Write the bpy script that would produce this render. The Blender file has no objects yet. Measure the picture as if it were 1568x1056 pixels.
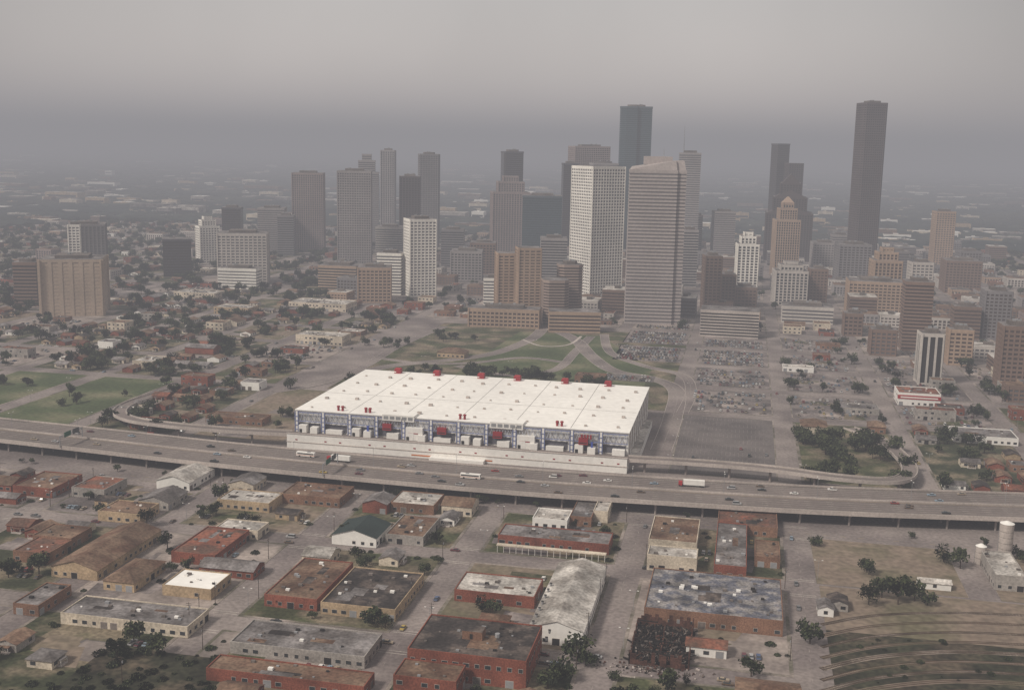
import bpy, math, random
import numpy as np
from mathutils import Vector, Matrix
R=random.Random(11)
FO=1720.;H=200.;P=math.radians(9.96);YAW=math.radians(11.7);ROLL=.02
F0=Vector((-math.sin(YAW)*math.cos(P),math.cos(YAW)*math.cos(P),-math.sin(P)))
R0=Vector((math.cos(YAW),math.sin(YAW),0));U0=R0.cross(F0)
RV=math.cos(ROLL)*R0+math.sin(ROLL)*U0;UV=-math.sin(ROLL)*R0+math.cos(ROLL)*U0
# survey helper: bearing + depression measured on the photo -> metres on the ground
def g(px,py,z=0.):
    d=F0+RV*((px-784)/FO)-UV*((py-528)/FO);k=(z-H)/d.z
    return (d.x*k,d.y*k)
def hgt(X,Y,py):
    A=Vector((X,Y,-H));T=-(py-528)/FO
    return (T*A.dot(F0)-A.dot(UV))/(UV.z-T*F0.z)
sc=bpy.context.scene
sc.view_settings.view_transform='Standard';sc.view_settings.look='None';sc.view_settings.exposure=0
cd=bpy.data.cameras.new('camera');cam=bpy.data.objects.new('camera',cd);sc.collection.objects.link(cam)
m=Matrix.Identity(4)
for i in range(3): m[i][0]=RV[i];m[i][1]=UV[i];m[i][2]=-F0[i]
m[2][3]=H;cam.matrix_world=m
cd.sensor_width=36;cd.lens=36*FO/1568;cd.clip_start=1;cd.clip_end=80000;sc.camera=cam
# ---------------- materials
MC={}
def nodes(name):
    M=bpy.data.materials.new(name);M.use_nodes=True;nt=M.node_tree
    return M,nt,nt.nodes,nt.links,nt.nodes['Principled BSDF']
def noise(N,L,geo,scale,det=1):
    n=N.new('ShaderNodeTexNoise');n.inputs['Scale'].default_value=scale;n.inputs['Detail'].default_value=det
    L.new(geo.outputs['Position'],n.inputs['Vector']);return n
def mrange(N,L,src,a,b,lo=.3,hi=.7):
    r=N.new('ShaderNodeMapRange');r.inputs[1].default_value=lo;r.inputs[2].default_value=hi
    r.inputs[3].default_value=a;r.inputs[4].default_value=b;L.new(src,r.inputs[0]);return r.outputs[0]
def mat(name,col,rough=.85,var=.22,s1=.08,s2=1.2,spec=.2,col2=None,lo=.4,hi=.6,s3=.05):
    if name in MC:return MC[name]
    M,nt,N,L,B=nodes(name)
    geo=N.new('ShaderNodeNewGeometry')
    a=mrange(N,L,noise(N,L,geo,s1).outputs['Fac'],1-var,1+var*.6)
    b=mrange(N,L,noise(N,L,geo,s2).outputs['Fac'],1-var*.8,1+var*.6)
    mu=N.new('ShaderNodeMath');mu.operation='MULTIPLY';L.new(a,mu.inputs[0]);L.new(b,mu.inputs[1])
    v=N.new('ShaderNodeVectorMath');v.operation='SCALE';L.new(mu.outputs[0],v.inputs['Scale'])
    v.inputs[0].default_value=col
    if col2:
        x=N.new('ShaderNodeMix');x.data_type='RGBA'
        L.new(mrange(N,L,noise(N,L,geo,s3,4).outputs['Fac'],0,1,lo,hi),x.inputs[0])
        x.inputs[6].default_value=(*col,1);x.inputs[7].default_value=(*col2,1)
        L.new(x.outputs[2],v.inputs[0])
    L.new(v.outputs[0],B.inputs['Base Color']);B.inputs['Roughness'].default_value=rough
    B.inputs['Specular IOR Level'].default_value=spec
    MC[name]=M;return M
glass=mat('window_glass',(.035,.04,.045),.2,.3,.05,.3,.5)
glassb=mat('bronze_glass',(.035,.026,.024),.25,.2,.02,.3,.5)
glassg=mat('green_glass',(.03,.055,.065),.2,.15,.02,.3,.5)
white=mat('white_panel',(.8,.77,.73),.7,.08,.02,.5)
whiter=mat('white_roof_membrane',(.88,.85,.81),.8,.08,.02,.25)
conc=mat('concrete',(.31,.265,.245),.9,.2,.05,.8)
concl=mat('light_concrete',(.46,.40,.365),.9,.18,.05,.8)
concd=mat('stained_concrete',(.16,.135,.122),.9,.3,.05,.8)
walk=mat('sidewalk_concrete',(.28,.235,.21),.9,.3,.03,.6,col2=(.115,.105,.078),s3=.05)
road=mat('road_asphalt',(.172,.143,.138),.9,.25,.03,.5,col2=(.26,.22,.205),s3=.02)
fwy=mat('freeway_concrete',(.205,.17,.158),.9,.15,.02,.5,col2=(.165,.138,.128),s3=.04)
asph=mat('lot_asphalt',(.12,.102,.1),.9,.3,.05,.5,col2=(.26,.218,.205),s3=.04)
asphd=mat('fresh_asphalt',(.115,.10,.098),.9,.2,.05,.5,col2=(.15,.13,.125),s3=.02)
lotc=mat('lot_concrete',(.34,.285,.255),.9,.3,.03,.4,col2=(.21,.175,.16),s3=.05)
dirt=mat('bare_dirt',(.26,.2,.155),.95,.3,.03,.3,col2=(.115,.10,.064),s3=.03,lo=.42,hi=.62)
grass=mat('grass',(.066,.072,.034),.95,.4,.05,.5,col2=(.19,.152,.107),s3=.04,lo=.45,hi=.6)
yard=mat('yard_grass',(.052,.058,.03),.95,.4,.05,.5,col2=(.16,.13,.09),s3=.05,lo=.46,hi=.6)
lawn=mat('lawn',(.075,.098,.042),.95,.3,.02,.3,col2=(.15,.14,.085),s3=.02,lo=.46,hi=.66)
weeds=mat('weedy_ground',(.034,.034,.02),.95,.5,.06,.4,col2=(.085,.066,.046),s3=.05,lo=.45,hi=.6)
paint=mat('white_road_paint',(.46,.42,.37),.8,.35,.1,2)
paintf=mat('worn_lot_paint',(.31,.27,.245),.8,.35,.1,2)
yel=mat('yellow_road_paint',(.36,.27,.11),.8,.3,.1,2)
red=mat('red_panel',(.38,.03,.035),.6,.12,.05,.5)
redd=mat('dark_red_panel',(.28,.025,.033),.6,.12,.05,.5)
blue=mat('blue_steel',(.17,.2,.36),.6,.12,.1,.5)
steel=mat('grey_steel',(.28,.28,.29),.5,.15,.1,.5)
dark=mat('dark_opening',(.025,.022,.022),.8,.2,.1,.5)
char=mat('charred_timber',(.018,.015,.014),.9,.4,.1,1.5)
cbrick=mat('smoke_stained_brick',(.085,.04,.03),.9,.5,.2,1.5)
brick=mat('red_brick',(.22,.072,.048),.9,.35,.1,1.5)
brick2=mat('brown_brick',(.22,.12,.08),.9,.35,.1,1.5)
tan=mat('tan_stucco',(.42,.31,.2),.9,.28,.1,1)
cream=mat('cream_stucco',(.58,.5,.4),.9,.28,.1,1)
gry=mat('grey_stucco',(.34,.31,.285),.9,.28,.1,1)
rw=mat('white_gravel_roof',(.56,.52,.48),.9,.4,.06,.7,col2=(.29,.26,.235),s3=.1)
rg=mat('grey_gravel_roof',(.22,.2,.198),.9,.4,.06,.7,col2=(.11,.096,.092),s3=.1)
rd=mat('tar_roof',(.045,.037,.035),.9,.45,.06,.7,col2=(.115,.09,.078),s3=.12,lo=.48,hi=.62)
rr=mat('rust_roof',(.24,.09,.058),.9,.4,.06,.7,col2=(.13,.074,.055),s3=.1)
rt=mat('brown_roof',(.125,.07,.048),.9,.4,.06,.7,col2=(.2,.132,.092),s3=.1)
rbl=mat('mottled_slate_roof',(.105,.108,.135),.9,.5,.12,.9,col2=(.25,.23,.225),s3=.17,lo=.43,hi=.57)
bark=mat('bark',(.07,.05,.04),.95)
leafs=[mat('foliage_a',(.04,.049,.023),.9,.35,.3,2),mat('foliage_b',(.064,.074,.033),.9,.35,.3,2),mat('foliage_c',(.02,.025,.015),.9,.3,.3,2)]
canopy=mat('canopy',(.018,.027,.026),.95,.4,.004,.03,col2=(.036,.043,.034),s3=.003)
tyre=mat('tyre',(.02,.02,.02),.9)
# ---------------- mesh builder
class MB:
    def __init__(s): s.v=[];s.f=[];s.m=[];s.mats=[]
    def mi(s,M):
        if M not in s.mats:s.mats.append(M)
        return s.mats.index(M)
    def poly(s,pts,M):
        n=len(s.v);s.v+=[tuple(p) for p in pts];s.f.append(tuple(range(n,n+len(pts))));s.m.append(s.mi(M))
    def prism(s,pl,z0,z1,M,top=None,pl2=None,cap=True):
        n=len(s.v);k=len(pl);q=pl2 or pl
        s.v+=[(x,y,z0) for x,y in pl]+[(x,y,z1) for x,y in q];i=s.mi(M)
        for a in range(k):
            b=(a+1)%k;s.f.append((n+a,n+b,n+k+b,n+k+a));s.m.append(i)
        if cap:s.f.append(tuple(range(n+k,n+2*k)));s.m.append(s.mi(top or M))
    def box(s,x0,y0,z0,x1,y1,z1,M,top=None,bot=False):
        s.prism([(x0,y0),(x1,y0),(x1,y1),(x0,y1)],z0,z1,M,top)
        if bot:s.poly([(x0,y0,z0),(x0,y1,z0),(x1,y1,z0),(x1,y0,z0)],M)
    def beam(s,a,b,w,M):
        a=Vector(a);b=Vector(b);d=(b-a).normalized();u=d.cross(Vector((0,0,1)))
        if u.length<.01:u=Vector((1,0,0))
        u=u.normalized()*w/2;t=u.cross(d).normalized()*w/2;c=[u+t,u-t,-u-t,t-u]
        n=len(s.v);s.v+=[tuple(a+q) for q in c]+[tuple(b+q) for q in c];i=s.mi(M)
        for k in range(4):
            j=(k+1)%4;s.f.append((n+k,n+j,n+4+j,n+4+k));s.m.append(i)
        s.f+= [(n+3,n+2,n+1,n),(n+4,n+5,n+6,n+7)];s.m+=[i,i]
    def cyl(s,x,y,z0,z1,r,M,r2=None,n=8,top=None):
        c=[(math.cos(2*math.pi*k/n),math.sin(2*math.pi*k/n)) for k in range(n)];r2=r if r2 is None else r2
        s.prism([(x+r*a,y+r*b) for a,b in c],z0,z1,M,top,[(x+r2*a,y+r2*b) for a,b in c])
    def gable(s,x0,y0,x1,y1,z,h,M,wall,o=.5,alongx=None):
        if alongx is None:alongx=(x1-x0)>(y1-y0)
        X0,Y0,X1,Y1=x0-o,y0-o,x1+o,y1+o
        if alongx:
            c=(y0+y1)/2;s.poly([(X0,Y0,z),(X1,Y0,z),(X1,c,z+h),(X0,c,z+h)],M);s.poly([(X1,Y1,z),(X0,Y1,z),(X0,c,z+h),(X1,c,z+h)],M)
            s.poly([(x1,y0,z),(x1,y1,z),(x1,c,z+h*.96)],wall);s.poly([(x0,y1,z),(x0,y0,z),(x0,c,z+h*.96)],wall)
        else:
            c=(x0+x1)/2;s.poly([(X0,Y0,z),(c,Y0,z+h),(c,Y1,z+h),(X0,Y1,z)],M);s.poly([(X1,Y0,z),(X1,Y1,z),(c,Y1,z+h),(c,Y0,z+h)],M)
            s.poly([(x0,y0,z),(x1,y0,z),(c,y0,z+h*.96)],wall);s.poly([(x1,y1,z),(x0,y1,z),(c,y1,z+h*.96)],wall)
    def hip(s,x0,y0,x1,y1,z,h,M,o=.6):
        X0,Y0,X1,Y1=x0-o,y0-o,x1+o,y1+o;q=min(X1-X0,Y1-Y0)*.45
        s.prism([(X0,Y0),(X1,Y0),(X1,Y1),(X0,Y1)],z,z+h,M,None,[(X0+q,Y0+q),(X1-q,Y0+q),(X1-q,Y1-q),(X0+q,Y1-q)])
    def mesh(s,name):
        me=bpy.data.meshes.new(name);me.from_pydata(s.v,[],s.f)
        for M in s.mats:me.materials.append(M)
        me.polygons.foreach_set('material_index',s.m);me.update();return me
    def obj(s,name,loc=(0,0,0),rot=0): return put(s.mesh(name),name,loc,rot)
def put(me,name,loc=(0,0,0),rot=0,sca=1):
    o=bpy.data.objects.new(name,me);o.location=loc;o.rotation_euler=(0,0,rot)
    o.scale=(sca,)*3 if not isinstance(sca,tuple) else sca
    sc.collection.objects.link(o);return o
OCC=[]
def occ(x0,y0,x1,y1):OCC.append((min(x0,x1),min(y0,y1),max(x0,x1),max(y0,y1)))
def free(x0,y0,x1,y1):
    for a,b,c,d in OCC:
        if x0<c and x1>a and y0<d and y1>b:return False
    return True
# ---------------- ground
M,nt,N,L,B=nodes('ground_surface')
geo=N.new('ShaderNodeNewGeometry')
def rgbmix(f,a,b):
    x=N.new('ShaderNodeMix');x.data_type='RGBA';L.new(f,x.inputs[0])
    for i,c in((6,a),(7,b)):
        if isinstance(c,tuple):x.inputs[i].default_value=(*c,1)
        else:L.new(c,x.inputs[i])
    return x.outputs[2]
c=rgbmix(mrange(N,L,noise(N,L,geo,.012,3).outputs['Fac'],0,1,.42,.58),(.03,.04,.03),(.08,.075,.055))
c=rgbmix(mrange(N,L,noise(N,L,geo,.0022,5).outputs['Fac'],0,.7,.60,.68),c,(.24,.22,.2))
L.new(c,B.inputs['Base Color']);B.inputs['Roughness'].default_value=.95;B.inputs['Specular IOR Level'].default_value=.1
gb=MB();gb.poly([(-30000,-4000,0),(30000,-4000,0),(30000,40000,0),(-30000,40000,0)],M);gb.obj('ground')
# ---------------- cars
def car_mesh(name,col,kind):
    pm=mat('paint_'+name.split('_')[0],col,.35,.05,.01,.1,.5);b=MB()
    if kind=='sedan':Ln,W,hb,cab,hc=4.9,1.85,.86,(-1.75,1.0,-1.15,.35),1.4
    elif kind=='pickup':Ln,W,hb,cab,hc=5.3,1.95,1.0,(-.6,1.2,-.35,.7),1.7
    else:Ln,W,hb,cab,hc=4.9,1.95,1.05,(-2.35,1.6,-2.2,.8),1.95
    w=W/2;l=Ln/2
    b.prism([(-l,-w*.92),(-l+.3,-w),(l-.5,-w),(l,-w*.85),(l,w*.85),(l-.5,w),(-l+.3,w),(-l,w*.92)],.32,hb,pm,None,[(-l+.05,-w*.88),(-l+.3,-w*.95),(l-.5,-w*.93),(l-.12,-w*.78),(l-.12,w*.78),(l-.5,w*.93),(-l+.3,w*.95),(-l+.05,w*.88)])
    a0,a1,t0,t1=cab
    b.prism([(a0,-w*.9),(a1,-w*.9),(a1,w*.9),(a0,w*.9)],hb,hc-.06,glass,None,[(t0,-w*.72),(t1,-w*.72),(t1,w*.72),(t0,w*.72)])
    b.box(t0-.03,-w*.74,hc-.06,t1+.03,w*.74,hc,pm)
    if kind=='pickup':b.box(-2.45,-w*.8,hb-.2,-.75,w*.8,hb+.02,dark)
    b.box(l-.04,-w*.8,.45,l+.04,w*.8,.6,steel);b.box(-l-.04,-w*.8,.45,-l+.04,w*.8,.6,steel)
    for sx in(-1.45,1.5):
        for sy in(-1,1):
            n=10;y0=sy*w*.98;y1=sy*(w-.22)
            pts=[(sx+.33*math.cos(2*math.pi*k/n),.33+.33*math.sin(2*math.pi*k/n)) for k in range(n)]
            b.poly([(x,y0,z) for x,z in(pts if sy<0 else pts[::-1])],tyre)
            for k in range(n):
                p,q=pts[k],pts[(k+1)%n];b.poly([(p[0],y0,p[1]),(q[0],y0,q[1]),(q[0],y1,q[1]),(p[0],y1,p[1])],tyre)
    return b.mesh('car_'+name)
CARS=[]
cols=[('white',(.66,.63,.6)),('silver',(.36,.35,.35)),('black',(.03,.03,.03)),('grey',(.16,.155,.16)),('tan',(.33,.26,.19)),('red',(.25,.035,.03)),('blue',(.06,.09,.18)),('maroon',(.12,.03,.04)),('brown',(.12,.08,.055)),('paleblue',(.22,.28,.34)),('yellow',(.42,.3,.07))]
for n,c_ in cols:
    CARS.append(car_mesh(n,c_,'sedan'))
    if n not in('yellow','red','blue'):CARS+=[CARS[-1]]*4
for n,c_ in cols[:5]:
    CARS+=[car_mesh(n+'_pickup',c_,'pickup')]*2
for n,c_ in cols[:3]+cols[5:6]:CARS.append(car_mesh(n+'_van',c_,'van'))
def car(x,y,z,rot,name='parked_car'): return put(R.choice(CARS),name,(x,y,z),rot+R.gauss(0,.03))
def truck_mesh():
    b=MB();b.box(-8,-1.25,1.1,4.2,1.25,4,white,bot=True);b.box(4.8,-1.2,.6,7,1.2,2.9,red);b.box(5.9,-1.1,1.7,7.03,1.1,2.7,glass);b.box(-7.5,-.6,.8,6.5,.6,1.1,tyre)
    for x in(-7,-5.8,3.6,4.6,6.4):
        for s_ in(-1,1):
            n=10;pts=[(x+.5*math.cos(2*math.pi*k/n),.5+.5*math.sin(2*math.pi*k/n)) for k in range(n)]
            b.poly([(p,s_*1.22,q) for p,q in(pts if s_<0 else pts[::-1])],tyre)
            for k in range(n):
                p,q=pts[k],pts[(k+1)%n];b.poly([(p[0],s_*1.22,p[1]),(q[0],s_*1.22,q[1]),(q[0],s_*.8,q[1]),(p[0],s_*.8,p[1])],tyre)
    return b.mesh('truck')
def bus_mesh():
    b=MB();b.box(-6,-1.25,.5,6,1.25,3,white);b.box(-5.6,-1.27,1.7,5.2,1.27,2.5,glass);b.box(5.6,-1.1,1.5,6.03,1.1,2.7,glass);b.box(-6.02,-1.28,1.1,5.9,1.28,1.35,mat('orange_stripe',(.55,.16,.04)))
    b.box(-3,-.6,3,-1,.6,3.25,steel)
    for x in(-3.8,3.8):
        for s_ in(-1,1):b.box(x-.5,s_*1.29-.02,0,x+.5,s_*1.29+.02,.95,tyre)
    return b.mesh('bus')
TRUCK=truck_mesh();BUS=bus_mesh()
# ---------------- trees
def tree_mesh(seed,hh,rad,n=460):
    r=random.Random(seed);b=MB();b.cyl(0,0,0,hh*.45,.32,bark,.18,6)
    lobes=[]
    for k in range(9):
        a=r.uniform(0,6.28);q=rad*r.uniform(.2,.7);zz=hh*r.uniform(.42,.85);lobes.append((q*math.cos(a),q*math.sin(a),zz,rad*r.uniform(.34,.58),r.choice([0,0,1,2])))
        if k<5:b.beam((0,0,hh*.3),(lobes[-1][0]*.8,lobes[-1][1]*.8,zz*.85),.14,bark)
    for k in range(n):
        lx,ly,lz,lr,lm=r.choice(lobes)
        d=Vector((r.gauss(0,1),r.gauss(0,1),r.gauss(0,.8))).normalized()*lr*(r.random()**.4)
        p=Vector((lx,ly,lz))+d;p.z=max(p.z,hh*.18)
        u=Vector((r.gauss(0,1),r.gauss(0,1),r.gauss(0,1))).normalized();w=u.orthogonal().normalized();s=r.uniform(.35,.75)
        lf=leafs[lm if r.random()<.7 else r.choice([0,1,2])] if d.z>-.3*lr else leafs[2]  # lobe undersides get the darkest foliage, crown shade put into the colour
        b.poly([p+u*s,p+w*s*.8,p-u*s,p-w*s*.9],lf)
    return b.mesh('tree')
TREES=[tree_mesh(i,R.uniform(7.5,10.5),R.uniform(3.8,5.6)) for i in range(7)]
def tree(x,y,s=None,name='oak_tree'):
    s=s or R.uniform(.7,1.25);put(R.choice(TREES),name,(x,y,.1),R.uniform(0,6.28),(s*R.uniform(.9,1.2),s,s*R.uniform(.8,1.1)))
def bush_mesh(seed):
    r=random.Random(seed);b=MB()
    for k in range(5):b.beam((0,0,0),(r.uniform(-1,1),r.uniform(-1,1),1.3),.08,bark)
    for k in range(200):
        a=r.uniform(0,6.28);q=2.2*r.random()**.6;p=Vector((q*math.cos(a),q*math.sin(a),r.uniform(.1,1.9)*(1-q/3.4)))
        u=Vector((r.gauss(0,1),r.gauss(0,1),r.gauss(0,1))).normalized();w=u.orthogonal().normalized();s=r.uniform(.18,.45);b.poly([p+u*s,p+w*s*.8,p-u*s,p-w*s*.9],leafs[r.choice([0,1,2,2])])
    return b.mesh('bush')
BUSH=[bush_mesh(i) for i in range(3)]
# ---------------- ribbons
def cr(pts,n=10):
    o=[];P_=[pts[0]]+list(pts)+[pts[-1]]
    for i in range(1,len(P_)-2):
        a,b,c,d=[np.array(P_[i+j],float) for j in(-1,0,1,2)]
        for k in range(n):
            t=k/n;o.append(.5*((2*b)+(-a+c)*t+(2*a-5*b+4*c-d)*t*t+(-a+3*b-3*c+d)*t**3))
    o.append(np.array(P_[-2],float));return o
def norms(p):
    out=[]
    for i in range(len(p)):
        d=p[min(i+1,len(p)-1)][:2]-p[max(i-1,0)][:2];d=d/(np.linalg.norm(d)+1e-9);out.append(np.array([-d[1],d[0]]))
    return out
def strip(b,p,nr,o0,o1,dz,M):
    n=len(b.v);i=b.mi(M)
    for q,w in zip(p,nr):
        for o in(o0,o1):b.v.append((q[0]+w[0]*o,q[1]+w[1]*o,q[2]+dz))
    for k in range(len(p)-1):
        a=n+2*k;b.f.append((a,a+2,a+3,a+1));b.m.append(i)
def wallstrip(b,p,nr,o,w,z0,z1,M):
    for oo,s_ in((o,1),(o+w,-1)):
        n=len(b.v);i=b.mi(M)
        for q,v in zip(p,nr):
            b.v.append((q[0]+v[0]*oo,q[1]+v[1]*oo,q[2]+z0));b.v.append((q[0]+v[0]*oo,q[1]+v[1]*oo,q[2]+z1))
        for k in range(len(p)-1):
            a=n+2*k;b.f.append((a,a+2,a+3,a+1));b.m.append(i)
    strip(b,p,nr,o,o+w,z1,M)
def deck(name,pts,hw,piers=True,lanes=()):
    p=cr(pts);nr=norms(p);b=MB()
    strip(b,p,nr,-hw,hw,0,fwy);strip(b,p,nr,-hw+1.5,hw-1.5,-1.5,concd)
    wallstrip(b,p,nr,-hw-.3,.3,-1.2,1.0,concl);wallstrip(b,p,nr,hw,.3,-1.2,1.0,concl)
    for o in lanes:strip(b,p,nr,o-.12,o+.12,.01,paint)
    acc=0
    for i in range(1,len(p)):
        acc+=np.linalg.norm(p[i]-p[i-1])
        if acc>24 and p[i][2]>3:
            acc=0;q=p[i];v=nr[i];b.cyl(q[0],q[1],0,q[2]-2.4,.8,conc,n=8)
            b.beam((q[0]-v[0]*(hw-1),q[1]-v[1]*(hw-1),q[2]-2),(q[0]+v[0]*(hw-1),q[1]+v[1]*(hw-1),q[2]-2),1.2,conc)
    b.obj(name);return p,nr
Z=8.
ne=[g(x,y,Z) for x,y in[(15,681),(300,710),(560,738),(784,757),(970,769),(1250,785),(1560,804)]]
ne=[(ne[0][0]-900,ne[0][1]+60),(ne[0][0]-300,ne[0][1]+12)]+ne+[(ne[-1][0]+200,ne[-1][1]+12),(ne[-1][0]+700,ne[-1][1]+90)]
for _ in range(3):ne=[ne[0]]+[(ne[i][0],(ne[i-1][1]+2*ne[i][1]+ne[i+1][1])/4) for i in range(1,len(ne)-1)]+[ne[-1]]
cl=[(x,y+24,Z) for x,y in ne]
p=cr(cl,40);nr=norms(p)
b=MB();hw=23.5
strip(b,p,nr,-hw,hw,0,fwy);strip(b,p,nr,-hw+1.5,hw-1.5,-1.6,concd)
for o in(-hw-.3,hw):wallstrip(b,p,nr,o,.3,-1.5,1.0,concl)
wallstrip(b,p,nr,-.3,.6,0,.95,concl)
for s_ in(-1,1):
    strip(b,p,nr,s_*1.6-.1,s_*1.6+.1,.012,yel);strip(b,p,nr,s_*20-.1,s_*20+.1,.012,paint)
    strip(b,p,nr,*sorted((s_*20.3,s_*23.2)),.006,concd)
    for k in range(5):strip(b,p,nr,s_*(3.5+3.68*k)-.7,s_*(3.5+3.68*k)+.7,.006,mat('tyre_worn_concrete',(.155,.13,.12),.9,.2,.02,.4))
arc=[0]
for i in range(1,len(p)):arc.append(arc[-1]+np.linalg.norm(p[i]-p[i-1]))
arc=np.array(arc);PX=np.array(p);NR=np.array(nr)
def at(s,o,dz=0):
    x=np.interp(s,arc,PX[:,0]);y=np.interp(s,arc,PX[:,1]);nx=np.interp(s,arc,NR[:,0]);ny=np.interp(s,arc,NR[:,1])
    return x+nx*o,y+ny*o,Z+dz,math.atan2(-nx,ny)
s0=0
while s0<arc[-1]-10:
    for s_ in(-1,1):
        for k in range(1,5):
            o=s_*(1.6+3.68*k);a=at(s0,o);c2=at(s0+3.5,o)
            b.poly([(a[0],a[1]-.1,Z+.012),(c2[0],c2[1]-.1,Z+.012),(c2[0],c2[1]+.1,Z+.012),(a[0],a[1]+.1,Z+.012)],paint)
    s0+=12
s0=10
while s0<arc[-1]:
    e=[at(s0,o) for o in(-22,22)];b.beam((e[0][0],e[0][1],Z-2.1),(e[1][0],e[1][1],Z-2.1),1.3,conc)
    for o in(-20,-10,0,10,20):
        q=at(s0,o);b.cyl(q[0],q[1],0,Z-2.6,.6,conc)
    s0+=26
b.obj('elevated_freeway')
used={}
for i in range(120):
    s0=R.uniform(650,arc[-1]-250);ln=R.randrange(5);sd=R.choice([-1,1])
    if any(abs(s0-u)<14 for u in used.get((ln,sd),[])):continue
    used.setdefault((ln,sd),[]).append(s0);q=at(s0,sd*(3.5+3.68*ln))
    if R.random()<.04:
        me=R.choice([TRUCK,BUS]);put(me,'truck' if me is TRUCK else 'bus',(q[0],q[1],Z+.02),q[3]+(math.pi if sd>0 else 0))
    else:car(q[0],q[1],Z+.02,q[3]+(math.pi if sd>0 else 0),'car')
lb=MB();lb.cyl(0,0,0,11,.12,steel,.07,6)
for s_ in(-1,1):lb.beam((0,0,10.9),(0,s_*2.4,11.4),.1,steel);lb.box(-.2,s_*2.2-.4,11.3,.2,s_*2.2+.6,11.5,white,bot=True)
LAMP=lb.mesh('street_lamp')
for k in range(28):
    q=at(620+k*52,0);put(LAMP,'street_lamp',(q[0],q[1],Z+.95),q[3])
ub=MB();ub.cyl(0,0,0,10.5,.17,bark,.1,6);ub.beam((-1.2,0,9.8),(1.2,0,9.8),.14,bark);ub.beam((-1,0,8.9),(1,0,8.9),.12,bark);ub.cyl(.3,.2,7.6,8.5,.25,steel)
UP=ub.mesh('utility_pole')
# ramps
W0,W1,D0,D1=-292.,-67.,681.,838.
zr=8.5
rp=[g(x,y,z)+(z,) for x,y,z in[(1300,655,.4),(1345,672,2),(1380,698,5),(1393,722,7),(1368,735,8),(1290,731,8.5),(1180,717,8.5),(1075,708,8.5)]]+[(W1+1,D0+6,zr)]
deck('curved_ramp_bridge',rp,4.5,lanes=(-4.1,4.1))
lp=[(W0-1,D0+6,zr)]+[g(x,y,z)+(z,) for x,y,z in[(340,657,8.5),(250,649,8),(200,641,6.5),(183,630,5),(205,615,3),(262,598,1),(330,585,.3)]]
deck('curved_ramp_bridge',lp,4.5,lanes=(-4.1,4.1))
for px in(480,104):
    b=MB();X,Y=g(px,760 if px>300 else 700,0)
    k=np.argmin(abs(PX[:,0]-X));q=PX[k]
    b.beam((0,-24.5,0),(0,-24.5,7.5),.45,steel);b.beam((0,0,0),(0,0,7.5),.45,steel);b.beam((0,-24.5,7.2),(0,0,7.2),.35,steel);b.beam((0,-24.5,6.3),(0,0,6.3),.35,steel)
    for y in range(-24,0,2):b.beam((0,y,6.3),(0,y+1.5,7.2),.12,steel)
    b.box(.3,-20,5.4,.5,-13,8.6,mat('sign_green',(.03,.12,.07)),bot=True);b.box(.3,-11,5.4,.5,-4,8.6,mat('sign_back',(.12,.12,.12)),bot=True)
    b.obj('highway_sign_gantry',(q[0],q[1],Z))
# ---------------- convention centre
b=MB();W=W1-W0;D=D1-D0;y1=14
pale=mat('pale_steel',(.45,.47,.54));gp=mat('facade_grey_panel',(.6,.58,.56));fr=mat('facade_recess',(.11,.105,.125))
b.box(0,y1,0,W,D,22.6,white,whiter)
b.box(-.6,y1-.8,22.6,W+.6,D+.6,23.2,white,whiter)
for k in range(1,6):b.box(k*W/6-.18,y1+.5,23.2,k*W/6+.18,D-.5,23.24,mat('joint_grey',(.3,.28,.27)))
b.box(.5,D*.44,23.245,W-.5,D*.44+.3,23.28,mat('joint_grey',(0,0,0)))
for i in range(12):
    for j in range(5):
        x=(i+.5)*W/12+R.uniform(-2,2);y=24+j*27+R.uniform(-3,3);s=R.uniform(.6,1.3);b.box(x-s,y-s,23.3,x+s,y+s,23.3+s*1.1,concl)
nb=12;bw=W/nb
for i in range(nb):
    x=i*bw
    b.box(x+1.6,y1-.35,9.2,x+bw-1.6,y1-.02,14.2,fr)  # flat panel on the wall face, recess shade put into its dark colour
    b.box(x+.5,y1-.3,16.2,x+bw-.5,y1-.05,21,gp)
    for z in(15.8,21.8):b.beam((x,y1-2.2,z),(x+bw,y1-2.2,z),.5,blue)
    n=5
    for k in range(n):
        a=x+k*bw/n;b.beam((a,y1-2.2,16),(a+bw/n/2,y1-2.2,21.6),.3,pale);b.beam((a+bw/n/2,y1-2.2,21.6),(a+bw/n,y1-2.2,16),.3,pale)
    b.box(x+.1,y1-3,8.5,x+.6,y1-2.0,22.5,blue);b.box(x+2.2,y1-3,8.5,x+2.7,y1-2.0,22.5,blue);b.box(x+.7,y1-2.7,8.5,x+2.1,y1-2.3,22.5,white)
    for z in(10,13,16,19):b.box(x+.1,y1-3.1,z,x+2.7,y1-1.9,z+.3,blue)
    t=i%4
    if t in(0,2):
        b.box(x+3.6,y1-4.6,8.5,x+9,y1-.36,13.6,white);b.box(x+12,y1-5.5,8.5,x+17,y1-.36,12.6,white);b.box(x+4,y1-4.64,8.6,x+6,y1-4.6,11,dark)
    if t in(1,):b.box(x+3.6,y1-3.6,8.5,x+15,y1-.37,11.2,white)
    if t==3:b.box(x+9,y1-4.2,8.5,x+17,y1-.37,12.2,white)
    if i in(3,5,7,10):
        b.box(x+6,y1-3.9,14,x+12,y1-.38,18.2,redd);b.box(x+6.5,y1-3.95,14.8,x+11.5,y1-3.9,15.4,dark)
    if i in(4,8):b.box(x+3.5,y1-4.5,8.5,x+15,y1-.4,17,white);b.box(x+5,y1-4.55,13,x+12,y1-4.5,13.7,redd)
    if i in(2,10):b.box(x+14,y1-4.3,10.5,x+15.3,y1-3.1,16,mat('bright_blue',(.06,.1,.4)))
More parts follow.
